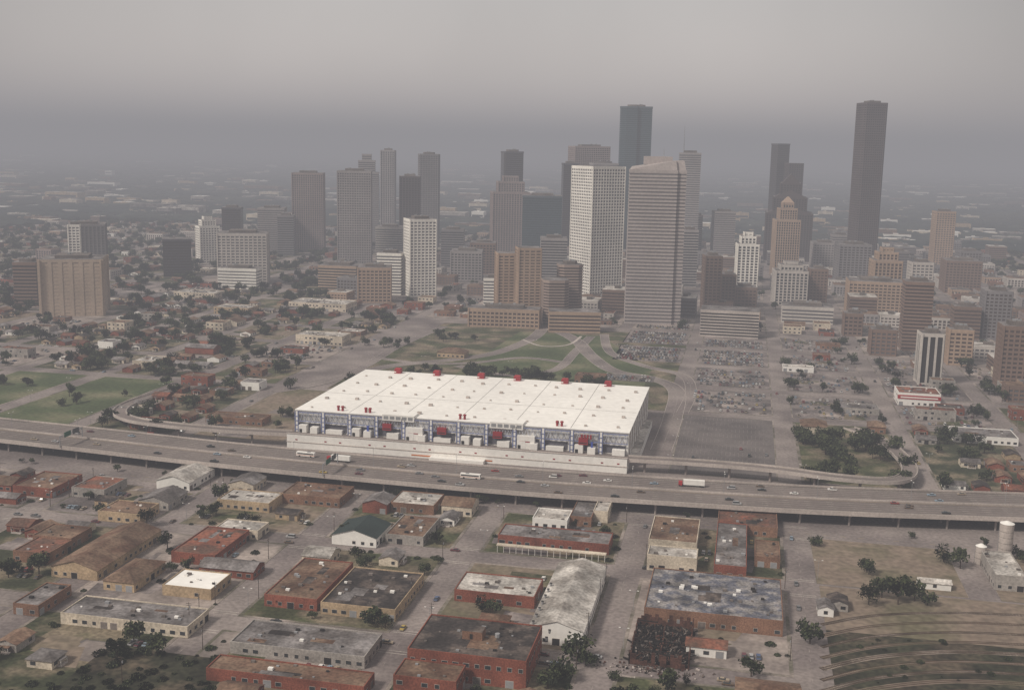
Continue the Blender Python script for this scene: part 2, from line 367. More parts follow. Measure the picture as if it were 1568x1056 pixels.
for i in(3.3,7.2):
    x=i*bw;b.box(x,y1-3,20.5,x+22,y1+7,24.6,white,whiter)
    for k in range(5):b.box(x+1+4.2*k,y1-3.05,21.4,x+4.2+4.2*k,y1-3,23.6,steel)
b.box(-1,0,0,W+1,.6,zr+1.3,white);b.box(-1,.6,0,W+1,y1-.5,zr,white,fwy)
b.box(-1.3,-.35,zr+1.3,W+1.3,.85,zr+1.75,concl)
b.box(-1.3,-.3,4.2,W+1.3,-.01,4.6,concl)
for k in range(22):
    x=5+k*W/22
    if k%3!=1:b.box(x,-.12,5.6,x+1.5,-.02,6.4,redd)
b.box(W*.38,-.15,1.2,W*.62,-.02,2.0,mat('orange_stripe',(.55,.16,.04)))
b.box(W*.44,-6,0,W*.60,-.2,2.4,white)
for px in(588,655,730,790,867,935):
    X=g(px,585,23)[0];x=X-W0
    b.box(x-2.6,D-8,23.2,x+2.6,D-3,26.6,redd);b.box(x-2.2,D-7.5,26.6,x+2.2,D-3.5,27.1,red);b.box(x-3,D-8.06,24,x-1,D-8,24.8,white)
for px,py in((520,630),(562,633),(705,645),(855,655)):
    X,Y=g(px,py,23);x=X-W0;y=max(Y-D0,y1+4)
    for dx in(-1.5,1.5):
        b.cyl(x+dx,y,23.2,25.8,.8,redd,n=12);b.cyl(x+dx,y,25.8,26.6,1.3,redd,.9,12)
x=W-30
for k in range(4):b.box(x+k*1.9,y1-4,17.8,x+k*1.9+1.1,y1-3,20.6,redd)
for k in range(9):
    y=22+k*15;b.box(W,y,0,W+.5,y+1.2,22,concl);b.box(W+.01,y+4,9,W+.2,y+12,12.5,gp)
b.box(W,y1+20,0,W+6,D-30,5,white,rw)
b.obj('convention_center',(W0,D0,0));occ(W0-6,D0-8,W1+8,D1+8)
# ---------------- towers
def inset(pl,d):
    cx=sum(a for a,_ in pl)/len(pl);cy=sum(b for _,b in pl)/len(pl);r=max(math.hypot(a-cx,b-cy) for a,b in pl);k=1-d/r*1.4
    return [(cx+(a-cx)*k,cy+(b-cy)*k) for a,b in pl]
def rect(w,d):return[(-w/2,-d/2),(w/2,-d/2),(w/2,d/2),(-w/2,d/2)]
def cham(w,d,c):return[(-w/2+c,-d/2),(w/2-c,-d/2),(w/2,-d/2+c),(w/2,d/2-c),(w/2-c,d/2),(-w/2+c,d/2),(-w/2,d/2-c),(-w/2,-d/2+c)]
def shaft(b,pl,z0,z1,wall,gl,style,fl=4.,bay=5.,bh=None,roof=None):
    b.prism(inset(pl,.4),z0,z1-.5,gl)
    n=max(1,round((z1-z0)/fl));fh=(z1-z0)/n
    if bh is None:bh=.5
    if style in'hg':
        for k in range(n):b.prism(pl,z0+k*fh,z0+k*fh+fh*bh,wall)
    if style=='c':
        for k in range(n):b.prism(inset(pl,.25),z0+k*fh,z0+k*fh+.5,wall)
    if style in'vg':
        for i in range(len(pl)):
            a=Vector(pl[i]);c=Vector(pl[(i+1)%len(pl)]);e=c-a;ln=e.length;q=max(1,round(ln/bay));e.normalize();o=Vector((e.y,-e.x))
            for k in range(q+1):
                m_=a+e*(ln*k/q);hw_=.18*bay if style=='v' else .15*bay
                t0=m_-e*hw_;t1=m_+e*hw_
                b.prism([tuple(t0+o*.15),tuple(t1+o*.15),tuple(t1-o*.9),tuple(t0-o*.9)],z0,z1-.1,wall)
    if style=='v':
        for k in range(n):b.prism(inset(pl,.2),z0+k*fh,z0+k*fh+fh*(.3 if fl<10 else .04),wall)
    b.prism(inset(pl,-.12),z1-3.2,z1,wall,roof or rg)
def tower(name,xl,xr,yb,yt,style,wall,gl=None,rot=0,k=1.,plan='r',bay=5.,fl=4.,bh=None,crown='pent'):
    gl=gl or glass;xc=(xl+xr)/2;xb=xc-(.02+(xc-784)/9900)*(yb-yt)/2
    X,Y=g(xb,yb);d=math.hypot(X,Y);dd=d*math.cos(math.atan2(-X,Y)-YAW)
    wm=(xr-xl)*dd*1.0/FO;ang=abs(rot+math.atan2(X,Y));w=wm/(abs(math.cos(ang))+k*abs(math.sin(ang)))
    h=hgt(X,Y,yt)
    dep=w*k;ux,uy=X/d,Y/d;off=(dep*abs(math.cos(ang))+w*abs(math.sin(ang)))/2
    X+=ux*off;Y+=uy*off;b=MB()
    pl={'r':lambda:rect(w,dep),'c':lambda:cham(w,dep,w*.2),'s':lambda:cham(w,dep,w*.08),
      'k':lambda:[(-w/2,-dep*.5),(w*.34,-dep*.5),(w*.34,-dep*.44),(w*.5,-dep*.44),(w*.5,dep*.5),(-w*.3,dep*.5),(-w*.3,dep*.42),(-w/2,dep*.42)],
      'a':lambda:[(-w/2,-dep*.3),(-w*.46,-dep*.42),(-w*.3,-dep*.5),(w*.05,-dep*.5),(w*.05,-dep*.38),(w*.5,-dep*.38),(w/2,dep*.3),(w*.46,dep*.42),(w*.3,dep*.5),(-w*.05,dep*.5),(-w*.05,dep*.38),(-w*.5,dep*.38)]}[plan]()
    if crown=='step':
        h1=h*.8;shaft(b,pl,0,h1,wall,gl,style,fl,bay,bh);q=[(x*.7,y*.7) for x,y in pl];shaft(b,q,h1,h*.93,wall,gl,style,fl,bay,bh);q=[(x*.4,y*.4) for x,y in pl];shaft(b,q,h*.93,h,wall,gl,style,fl,bay,bh)
    elif crown=='gables':
        for i,(a,c) in enumerate(((0,.62),(.62,.82),(.82,1))):
            s=1-i*.2;ww=w*(1-.3*i);hh=h*c
            shaft(b,[(x*(1-.28*i),y*s) for x,y in pl],0 if i==0 else h*a*.9,hh*.92,wall,gl,style,fl,bay,bh)
            b.gable(-ww/2*.93,-dep*s/2,ww/2*.93,dep*s/2,hh*.92,hh*.08+4,wall,wall,0,False)
    elif crown=='pyr':
        shaft(b,pl,0,h*.72,wall,gl,style,fl,bay,bh);q=[(x*.72,y*.72) for x,y in pl];shaft(b,q,h*.72,h*.86,wall,gl,style,fl,bay,bh)
        q=[(x*.45,y*.45) for x,y in pl];shaft(b,q,h*.86,h*.93,wall,gl,style,fl,bay,bh);b.prism(q,h*.93,h,wall,None,[(x*.06,y*.06) for x,y in pl])
    elif crown=='slant':
        h1=h-15;shaft(b,pl,0,h1,wall,gl,style,fl,bay,bh)
        q=[(x*.97,y*.97) for x,y in pl];zs=[h1+ (3 if x<0 else 11) for x,_ in q];n=len(b.v);kk=len(q)
        b.v+=[(x,y,h1) for x,y in q]+[(x*.93,y*.93,z) for (x,y),z in zip(q,zs)]
        for a in range(kk):
            c_=(a+1)%kk;b.f.append((n+a,n+c_,n+kk+c_,n+kk+a));b.m.append(b.mi(wall))
        cx=sum(x for x,_ in q)/kk;b.v.append((cx,0,h1+8));
        for a in range(kk):
            c_=(a+1)%kk;b.f.append((n+kk+a,n+kk+c_,n+2*kk));b.m.append(b.mi(wall))
        b.prism(rect(w*.5,dep*.5),h1+6,h,wall);b.cyl(w*.1,0,h,h+9,.4,steel,.2,6)
    else:
        shaft(b,pl,0,h,wall,gl,style,fl,bay,bh)
        if crown=='pent':
            q=[(x*.55,y*.55) for x,y in pl];b.prism(q,h,h+3.5,concd)
            for _ in range(3):
                x=R.uniform(-.2,.2)*w;y=R.uniform(-.2,.2)*dep;b.box(x-1.5,y-1.5,h+3.5,x+1.5,y+1.5,h+5,steel)
        if crown=='mast':
            b.prism([(x*.6,y*.6) for x,y in pl],h,h+4,concd);b.cyl(-w*.3,0,h,h+48,.9,steel,.3,6)
    b.obj(name,(X,Y,.1),rot);rr_=max(w,dep)*(.5 if abs(rot)<.2 else .66)+3;occ(X-rr_,Y-rr_,X+rr_,Y+rr_)
def cm(n,c,v=.12):return mat('facade_'+n,c,.8,v,.03,.4)
wt=cm('white',(.84,.80,.74));wg=cm('offwhite',(.52,.475,.44));lg=cm('light_grey',(.32,.29,.285));mg=cm('mid_grey',(.2,.185,.19));dg=cm('dark_grey',(.085,.08,.09))
pk=cm('pink_granite',(.3,.235,.22));bn=cm('brown',(.2,.135,.108));tn=cm('tan',(.40,.285,.21));dbn=cm('dark_brown',(.075,.056,.054));bl=cm('blue_grey',(.08,.105,.125));ban=cm('banded_beige',(.39,.34,.325))
tg=mat('beige_tinted_glass',(.15,.135,.14),.4,.2,.02,.3,.4)
tgr=mat('grey_tinted_glass',(.11,.105,.112),.3,.2,.02,.3,.4)
tbr=mat('brown_tinted_glass',(.07,.05,.045),.3,.2,.02,.3,.4)
T=tower
T('office_tower',958,1047,497,240,'h',ban,tg,.12,.8,'k',bh=.55,crown='slant')
T('office_tower',872,955,462,255,'g',wt,tgr,.72,1,'r',bay=4.2,bh=.42,crown='none')
T('skyscraper',946,995,385,163,'c',bl,glassg,.1,.8,'a')
T('skyscraper',1303,1350,412,157,'g',cm('tct',(.10,.078,.078)),glassb,.3,1,'s',bay=4,crown='pent')
T('office_tower',1036,1070,400,234,'h',lg,tgr,.1,1,'r',crown='mast')
T('apartment_tower',757,796,487,388,'g',tn,tbr,.35,1.1,'r',bay=6,fl=3.5,bh=.6,crown='none')
T('apartment_tower',788,828,493,380,'g',tn,tbr,.35,1,'r',bay=6,fl=3.5,bh=.6,crown='none')
T('hotel_tower',826,872,500,430,'h',cm('hotel',(.33,.25,.215)),tbr,.3,1.2,'c',fl=3.3,crown='none')
T('hotel_tower',850,893,492,406,'h',cm('hotel',(0,0,0)),tbr,.3,1,'c',fl=3.3)
T('office_tower',618,668,455,336,'g',wt,tgr,.55,.9,'r',bay=5,bh=.5)
T('office_building',577,620,452,388,'h',wt,tgr,.1,.8,'r',bh=.5)
T('office_building',548,600,464,410,'g',tn,tbr,.3,1)
T('office_building',487,560,446,408,'h',tn,glass,.05,.8)
T('telephone_exchange_building',65,165,485,398,'v',cm('blank_tan',(.44,.345,.27)),cm('blank_tan',(0,0,0)),.45,.9,bay=12)
T('office_building',22,66,470,402,'h',bn,glassb,.3,1)
T('office_tower',108,163,420,344,'v',mg,tgr,.5,.8,bay=6)
T('office_building',106,124,424,344,'g',wt,tgr,.5,1)
T('office_building',250,293,424,366,'c',dg,glassb,.5,.9,crown='none')
T('apartment_tower',300,336,404,332,'g',wt,tgr,.75,.8,crown='step')
T('office_tower',340,373,385,318,'c',dg,glassb,.3,1)
T('office_building',334,413,436,358,'g',wg,tgr,.35,.8,bay=6)
T('office_building',334,402,444,412,'h',wt,tgr,.1,.5,bh=.6)
T('office_tower',395,440,388,319,'h',lg,tgr,.3,1)
T('office_tower',425,452,392,330,'h',mg,glass,.3,1)
T('office_tower',448,498,385,265,'v',pk,tgr,.3,.9,bay=4)
T('office_tower',517,570,408,262,'g',lg,tgr,.3,1,bay=4)
T('office_tower',543,581,375,236,'h',lg,tgr,.3,1,crown='step')
T('office_tower',583,606,365,230,'v',lg,tgr,.2,1)
T('office_tower',612,643,395,270,'v',dbn,glassb,.3,1)
T('office_tower',640,673,380,236,'g',mg,tgr,.3,1,'s')
T('office_building',575,620,400,348,'h',wg,tgr,.2,1)
T('office_tower',765,801,380,232,'c',dg,glassb,.4,1,'s')
T('office_tower',750,811,392,270,'v',pk,tgr,.3,.9,crown='step')
T('office_building',720,760,420,372,'g',bn,glass,.2,1)
T('office_building',675,712,410,352,'h',mg,glass,.2,1)
T('office_building',690,740,430,385,'g',lg,glass,.2,1)
T('office_tower',868,932,375,224,'g',pk,glassb,.4,.8,bay=4)
T('office_tower',858,884,390,250,'c',dg,glassb,.3,1)
T('office_tower',900,945,385,250,'h',lg,tgr,.3,1)
T('office_building',798,860,405,300,'c',bl,glassg,.2,.8)
T('office_building',826,868,440,365,'h',lg,glass,.2,1)
T('office_tower',1000,1036,390,290,'h',dbn,glassb,.2,1)
T('office_tower',1062,1075,395,330,'h',lg,glass,.2,1)
T('apartment_tower',1074,1104,476,392,'g',bn,tbr,.2,1.2,bay=5)
T('office_building',1103,1126,470,420,'g',bn,tbr,.1,1)
T('office_building',1040,1068,440,352,'h',lg,glass,.2,1)
T('office_building',1088,1125,400,324,'h',lg,tgr,.2,1)
T('hotel_tower',1126,1161,445,356,'v',wt,dark,.1,1,bay=6,crown='step')
T('office_building',1120,1158,470,440,'g',bn,tbr,.1,1)
T('office_tower',1177,1205,378,220,'c',dg,glassb,.5,1,crown='none')
T('office_tower',1198,1226,380,250,'v',dbn,glassb,.3,1,crown='none')
T('gabled_office_tower',1172,1243,400,270,'v',dbn,glassb,.0,.9,bay=5,crown='gables')
T('pyramid_top_tower',1182,1224,425,302,'v',tn,glass,.15,1,crown='pyr',bay=4)
T('office_building',1182,1236,468,402,'v',wg,glass,.1,.9,crown='step')
T('office_building',1236,1266,466,412,'g',bn,tbr,.1,1)
T('office_building',1195,1275,496,470,'h',wg,tgr,.0,.7)
T('office_building',1240,1280,420,372,'g',lg,tgr,.1,1)
T('office_building',1277,1332,436,375,'g',mg,glassb,.1,.9,bay=6)
T('office_building',1330,1379,476,380,'v',tn,tbr,.1,1,crown='step')
T('office_building',1294,1382,484,432,'g',tn,tbr,.0,.7)
T('office_tower',1378,1426,538,432,'h',cm('old_brick',(.23,.155,.125)),tbr,.0,1,fl=3.6)
T('office_building',1388,1426,470,402,'g',wg,tgr,.1,1)
T('apartment_tower',1425,1459,412,324,'g',tn,tgr,.1,1)
T('office_building',1350,1390,440,385,'h',mg,tgr,.1,1)
T('office_building',1462,1500,430,385,'g',mg,tbr,.1,1)
T('office_building',1270,1300,405,360,'h',lg,tgr,.1,1)
T('office_tower',1403,1442,590,511,'v',wg,dark,.05,1,bay=5.5,fl=60)
T('office_building',1500,1546,520,446,'g',mg,tbr,.0,1)
T('office_building',1525,1575,596,500,'g',bn,tbr,.0,1)
T('office_building',1440,1500,450,400,'g',bn,tbr,.0,1)
T('office_building',1448,1488,560,505,'g',tn,tbr,.0,.8)
T('office_building',1455,1500,520,470,'h',bn,tbr,.0,.8)
T('office_building',1330,1372,545,505,'g',bn,tgr,.0,.8)
T('parking_garage',1072,1162,517,476,'h',concl,dark,.0,.6,fl=3.2,crown='none')
T('office_building',740,770,468,426,'h',wt,tgr,.2,1)
T('office_building',808,828,476,424,'h',wt,tgr,.2,1)
T('office_building',716,830,503,474,'g',tn,tbr,.1,.35)
T('commercial_building',838,920,510,478,'h',tn,tbr,.2,.5,crown='none')
T('office_building',1290,1320,515,480,'g',bn,tbr)
# ---------------- linked low building variants
def lowb(b,w,d,h,wall,roof,seed=0,kind='flat'):
    r=random.Random(seed)
    b.box(-w/2,-d/2,0,w/2,d/2,h,wall)
    if kind=='flat':
        b.box(-w/2+.35,-d/2+.35,h,w/2-.35,d/2-.35,h+.06,roof)
        for a in((-w/2,-d/2,w/2,-d/2+.35),(-w/2,d/2-.35,w/2,d/2),(-w/2,-d/2+.35,-w/2+.35,d/2-.35),(w/2-.35,-d/2+.35,w/2,d/2-.35)):b.box(a[0],a[1],h+.001,a[2],a[3],h+.55,wall)
        if w*d>500:
            for q in range(3):
                px=r.uniform(-.4,.2)*w;py=r.uniform(-.4,.2)*d;b.box(px,py,h+.06,px+w*r.uniform(.1,.22),py+d*r.uniform(.1,.25),h+.07+q*.004,r.choice([rd,rg,rt]))
        for _ in range(int(w*d/90)+1):
            x=r.uniform(-.42,.42)*w;y=r.uniform(-.42,.42)*d;s=r.uniform(.3,1.0);b.box(x-s,y-s*.7,h+.06,x+s,y+s*.7,h+.06+s,r.choice([steel,white,concd,dark,concd]))
    elif kind=='gable':
        gh=min(w,d)*.13+.6;b.gable(-w/2,-d/2,w/2,d/2,h,gh,roof,wall)
    else:b.hip(-w/2,-d/2,w/2,d/2,h,min(w,d)*.2,roof)
    nf=max(1,int(h/3.8))
    for f in range(nf):
        z=1.1+f*(h/nf)
        for face in('f','r','l'):
            Ln=w if face=='f' else d;n=int(Ln/4.2)
            for i in range(n):
                if r.random()<.22:continue
                c=-Ln/2+(i+.5)*Ln/n;door=f==0 and r.random()<.2;ww=1.5 if door else r.choice([.8,1.1]);z0=.05 if door else z;z1=2.9 if door else z+1.5
                M_=r.choice([steel,dark,concd]) if door else glass
                if face=='f':b.box(c-ww-.12,-d/2-.04,z0-.1,c+ww+.12,-d/2-.001,z1+.12,concl);b.box(c-ww,-d/2-.07,z0,c+ww,-d/2-.041,z1,M_)
                else:
                    s_=1 if face=='r' else -1;xa,xb_=sorted((s_*w/2+s_*.001,s_*w/2+s_*.04));b.box(xa,c-ww-.12,z0-.1,xb_,c+ww+.12,z1+.12,concl)
                    xa,xb_=sorted((s_*w/2+s_*.041,s_*w/2+s_*.07));b.box(xa,c-ww,z0,xb_,c+ww,z1,M_)
def fb(name,xl,xr,yb,d,h,wall,roof,kind='flat'):
    X0=g(xl,yb-(xr-xl)*.045)[0];X1=g(xr,yb+(xr-xl)*.045)[0];Y0=g((xl+xr)/2,yb)[1];b=MB()
    lowb(b,X1-X0,d,h,wall,roof,int(xl*7+yb),kind);o=b.obj(name,((X0+X1)/2,Y0+d/2,.16));occ(X0-1,Y0-1,X1+1,Y0+d+1);return X0,X1,Y0
FB=[('warehouse',90,290,966,19,4.5,cream,rg),('warehouse',350,560,1012,22,4.5,gry,rg),('warehouse',312,560,1056,12,4.5,brick,rt),('brick_warehouse',622,806,1046,33,11,brick,rd),
('metal_roof_warehouse',810,892,988,74,7,white,rw,'gable'),('brick_warehouse',695,818,926,22,5,brick,rw),('warehouse',490,606,946,43,5,tan,rd),('warehouse',404,486,932,46,5,brick,rt),
('shop_building',248,324,915,20,4.5,tan,whiter),('house',158,206,905,28,4.5,tan,rt,'hip'),('warehouse',78,150,886,58,5,tan,rt,'gable'),('warehouse',262,330,864,38,5,brick,rr),('warehouse',304,388,884,13,4,brick,rg,'gable'),
('shop_building',333,412,782,20,5,tan,rw),('house',212,258,780,22,4.5,gry,rg,'gable'),('shop_building',240,290,750,32,5,white,rw,'gable'),('house',350,388,754,18,5,cream,rg,'gable'),('shop_building',430,520,774,24,5,brick2,rt),
('green_roof_restaurant',508,576,836,24,5,white,mat('green_roof',(.025,.038,.036)),'gable'),('shop_building',590,648,834,32,4.5,gry,rt),('shop_building',598,664,786,22,5,brick2,rw),('house',676,722,790,17,5.5,cream,rt,'gable'),('house',555,592,786,16,5.5,brick,rg,'gable'),
('strip_shopping_center',762,932,842,18,5,brick,rg),('shop_building',815,868,810,18,5,white,rw),('shop_building',872,905,806,28,5,brick2,rg),('shop_building',908,930,800,24,6,cream,rw),
('apartment_building',992,1066,850,38,7,cream,rt),('apartment_building',990,1066,876,14,7.5,cream,rw),('brick_warehouse',1092,1142,886,64,6,brick,rg),('brick_warehouse',1098,1190,820,26,5,brick2,rr),
('derelict_warehouse',985,1198,964,48,6.5,brick2,rbl),('shop_building',1050,1112,1006,9,4,white,rr,'gable'),
('house',1252,1276,944,10,3.5,white,rg,'gable'),('house',1268,1298,936,10,3.5,gry,rd,'gable'),('trailer_home',1406,1456,903,6,3.2,white,rw,'gable'),
('house',462,505,866,14,4.5,cream,rw,'gable'),('shop_building',1226,1266,668,20,7,cream,rt,'hip'),('house',1330,1356,664,16,5,brick2,rt,'hip'),('shop_building',1374,1440,622,28,10,white,rr),
('warehouse',1522,1570,905,34,7,gry,rw),('warehouse',20,60,942,24,4.5,brick2,rg),('warehouse',1460,1560,680,26,5,white,rg),
('office_building',455,522,528,26,9,cream,rw),('warehouse',446,526,476,40,9,cream,rw),('shop_building',880,925,588,18,6,brick2,rt),('shop_building',330,378,482,30,8,tan,rw),('shop_building',270,325,458,30,8,cream,rw),
('warehouse',1198,1246,570,14,4,white,rw),('shop_building',316,400,650,16,4.5,brick2,rt),('shop_building',670,710,548,18,5,tan,rt,'hip'),
('shop_building',20,74,862,20,5,brick2,rr),('shop_building',50,110,838,18,5,brick2,rt),('warehouse',150,215,800,20,5,tan,rt),('shop_building',20,80,760,30,5,brick,rt),('shop_building',110,160,762,24,5,gry,rr),('shop_building',330,395,824,14,4.5,cream,rw)]
for a in FB:fb(*a)
X,Y=g(1407,622);b=MB();X0=g(1374,620)[0];X1=g(1440,625)[0];b.box(X0-.3,Y-.35,5.5,X1+.3,Y-.1,8.6,red);b.box(X0+2,Y-.4,6.4,X1-2,Y-.36,7.4,white);b.obj('red_fascia_sign',(0,0,.16))
X0,Y0=g(762,842);X1,_=g(932,848);b=MB();b.box(X0,Y0-3.2,3.4,X1,Y0-.1,3.9,cream,bot=True)
for k in range(18):x=X0+.5+k*(X1-X0-1)/17;b.cyl(x,Y0-3,0,3.4,.12,white)
b.obj('arcade_awning',(0,0,.16))
X,Y=g(720,985,11);b=MB();b.box(-4,-3,0,4,3,3.4,brick2,rd);b.box(-1,-3.06,.3,.2,-3.01,2.4,dark);b.cyl(9,2,0,1.5,1,steel);b.obj('rooftop_stair_house',(X,Y+6,11.25))
X,Y=g(850,930,8);b=MB()
for k in range(9):
    for s_ in(-1,1):b.cyl(s_*4,-28+k*7,-.6,.9,.4,steel,.6,8);b.cyl(s_*4,-28+k*7,.9,1.1,.7,dark,.2,8)
b.obj('roof_ventilators',(X-2,Y-4,8.3))
for px,py,r,h in((1537,856,3.4,19),(1500,862,2.6,9)):
    X,Y=g(px,py);b=MB();b.cyl(0,0,0,h,r,concl,n=24);b.cyl(0,0,h,h+1.2,r+.1,white,.6,24)
    for k in range(1,int(h/3)):b.cyl(0,0,k*3,k*3+.15,r+.05,concd,n=24)
    b.beam((-r-.2,-.3,0),(-r-.2,-.3,h),.12,steel);b.obj('silo',(X,Y,.1));occ(X-r,Y-r,X+r,Y+r)
# burnt ruin
X0,Y0=g(962,1016);X1=g(1056,1016)[0];b=MB();w=X1-X0;dd_=36
for k in range(16):
    x=k*w/16;b.box(x,0,0,x+w/16+.01,.5,R.choice([.6,1,2,4.5,5.5,5,1.5]),cbrick);b.box(x,dd_,0,x+w/16+.01,dd_+.5,R.uniform(3,7),cbrick)
for k in range(18):b.box(0,k*2,0,.5,k*2+2,R.uniform(.5,5.5),cbrick);b.box(w-.5,k*2+.5,0,w,k*2+2.5,R.uniform(2,7),cbrick)
for k in range(10):b.box(w*.5,k*3,0,w*.5+.4,k*3+R.uniform(1.5,3),R.uniform(.5,5),cbrick)
b.box(.5,.5,.02,w-.5,dd_,.2,char)
for k in range(900):
    x=R.uniform(.8,w-.8);y=R.uniform(.8,dd_-.6);z=R.uniform(0,1.6);a=R.uniform(0,3);l=R.uniform(.5,3.8);b.beam((x,y,z),(x+l*math.cos(a),y+l*math.sin(a)*.8,z+R.uniform(-.2,1.6)),R.uniform(.15,.6),R.choice([char,char,char,char,rd,cbrick,bark,concd]))
for k in range(9):
    y=3+k*3.6;b.beam((.5,y,5),(w*R.uniform(.2,.95),y+R.uniform(-1,1),R.uniform(.4,5)),.35,char)
for k in range(220):
    x=R.gauss(w*.35,10);y=R.gauss(-3,3);s=R.uniform(.2,.9);b.box(x,y,0,x+s,y+s,s*.6,R.choice([cbrick,concd,rd,concl,char]))
b.obj('burnt_building_ruin',(X0,Y0,.16))
occ(X0-2,Y0-4,X1+2,Y0+dd_+2)
# ---------------- blocks
XS=[34+82*k for k in range(-20,12)]
ROWS=[(220,307),(321,407),(421,509),(523,588),(692,853),(867,953),(967,1053)]+[(1067+100*k,1153+100*k) for k in range(15)]
rb=MB();rb.box(-1700,180,.0,950,2760,.03,road);rb.obj('road')
sw=MB();lot=MB();pm=MB()
cars_n=[0]
def parking(x0,y0,x1,y1,fill):
    y=y0+3;r=0
    while y+5<y1:
        for k in range(int((x1-x0-4)/2.8)):
            x=x0+2+k*2.8;pm.box(x-.05,y,.165,x+.05,y+4.8,.17,paintf)
            if R.random()<fill and cars_n[0]<2700 and free(x,y,x+2.8,y+5):
                car(x+1.4,y+2.4+R.uniform(-.3,.3),.165,math.pi/2+(math.pi if R.random()<.5 else 0));cars_n[0]+=1
        r+=1;y+=5.0 if r%2==0 else 11.5
HOUSES=[]
for i in range(14):
    b=MB();w=R.uniform(8,13);d=R.uniform(9,15);wl=R.choice([white,cream,tan,gry,brick,brick2]);rf=R.choice([rt,rg,rd,rr,rg,rw,rt]);lowb(b,w,d,3.4,wl,rf,i+50,R.choice(['gable','hip','gable']))
    b.box(-w*.2,-d/2-2,0,w*.25,-d/2-.1,.4,concl);b.box(-w*.2,-d/2-2,2.5,w*.25,-d/2-.1,2.7,rf,bot=True)
    for x in(-w*.18,w*.23):b.box(x-.08,-d/2-1.9,.4,x+.08,-d/2-1.7,2.5,white)
    HOUSES.append((b.mesh('house'),w,d))
SHOPS=[]
for i in range(18):
    b=MB();w=R.uniform(14,32);d=R.uniform(12,28);h=R.choice([4,5,5,6,8]);lowb(b,w,d,h,R.choice([cream,tan,gry,brick,brick2,white,brick]),R.choice([rw,rg,rd,rw,rt,rr,rt]),i+90,R.choice(['flat','flat','flat','gable']));SHOPS.append((b.mesh('commercial_building'),w,d))
MIDS=[]
for i in range(14):
    b=MB();w=R.uniform(22,40);d=R.uniform(20,34);h=R.choice([10,14,18,24,30,40]);shaft(b,rect(w,d),0,h,R.choice([lg,mg,bn,tn,wg,pk,ban]),R.choice([tgr,tbr]),R.choice('hgvg'),3.8,4.5,None,R.choice([rw,rg,rt]));b.box(-4,-3,h,5,3,h+3,concd);b.box(6,-6,h,8,-3,h+1.6,steel);MIDS.append((b.mesh('office_building'),w,d))
ntree=[0]
def trees_in(x0,y0,x1,y1,n,smin=.6,smax=1.2):
    for _ in range(n):
        x=R.uniform(x0,x1);y=R.uniform(y0,y1);q=R.choice([1,1,2,3])
        for _ in range(q):
            if free(x-2,y-2,x+2,y+2) and ntree[0]<3200 and x0<x<x1 and y0<y<y1:tree(x,y,R.uniform(smin,smax));ntree[0]+=1
            x+=R.uniform(-8,8);y+=R.uniform(-8,8)
def place(lst,name,x,y,rot=0,z=.15):
    me,w,d=R.choice(lst)
    if abs(math.sin(rot))>.5:w,d=d,w
    if free(x-w/2,y-d/2,x+w/2,y+d/2):put(me,name,(x,y,z),rot);occ(x-w/2-1,y-d/2-1,x+w/2+1,y+d/2+1);return True
NM={id(HOUSES):'house',id(SHOPS):'commercial_building',id(MIDS):'office_building'}
def pl_(lst,x,y,rot=0):return place(lst,NM[id(lst)],x,y,rot)
def resid(x0,y0,x1,y1,dens,nt,tmin,tmax):
    ny=max(2,int((y1-y0)/24))
    for j in range(ny):
        for i in range(4):
            if R.random()<dens:pl_(HOUSES if R.random()<.85 else SHOPS,x0+9+i*17+R.uniform(-2,2),y0+12+j*(y1-y0-20)/max(1,ny-1),R.choice([0,0,math.pi,math.pi/2]))
    for q in range(4):car(R.uniform(x0+2,x1-2),R.choice([y0-2,y1+2]),.04,0)
    trees_in(x0,y0,x1,y1,nt,tmin,tmax)
def patches(x0,y0,x1,y1,n,ms,s=1.):
    for q in range(n):
        ax=R.uniform(x0+2,max(x0+3,x1-25*s));ay=R.uniform(y0+2,max(y0+3,y1-20*s));z=.158+q*.004
        lot.poly([(ax,ay,z),(ax+R.uniform(12,23)*s,ay+R.uniform(-1,1),z),(ax+R.uniform(14,23)*s,ay+R.uniform(9,18)*s,z),(ax+R.uniform(-2,2),ay+R.uniform(9,18)*s,z)],R.choice(ms))
ax0,ay0=g(95,1045);ax1=g(330,1050)[0];ay1=g(180,990)[1]
lot.poly([(ax0,ay0-20,.21),(ax1,ay0-20,.21),(ax1,ay1,.21),(ax0,ay1,.21)],weeds);occ(ax0,ay0-20,ax1,ay1)
for k in range(70):put(R.choice(BUSH),'bush',(R.uniform(ax0,ax1),R.uniform(ay0-10,ay1),.2),R.uniform(0,6),R.uniform(.4,1.4))
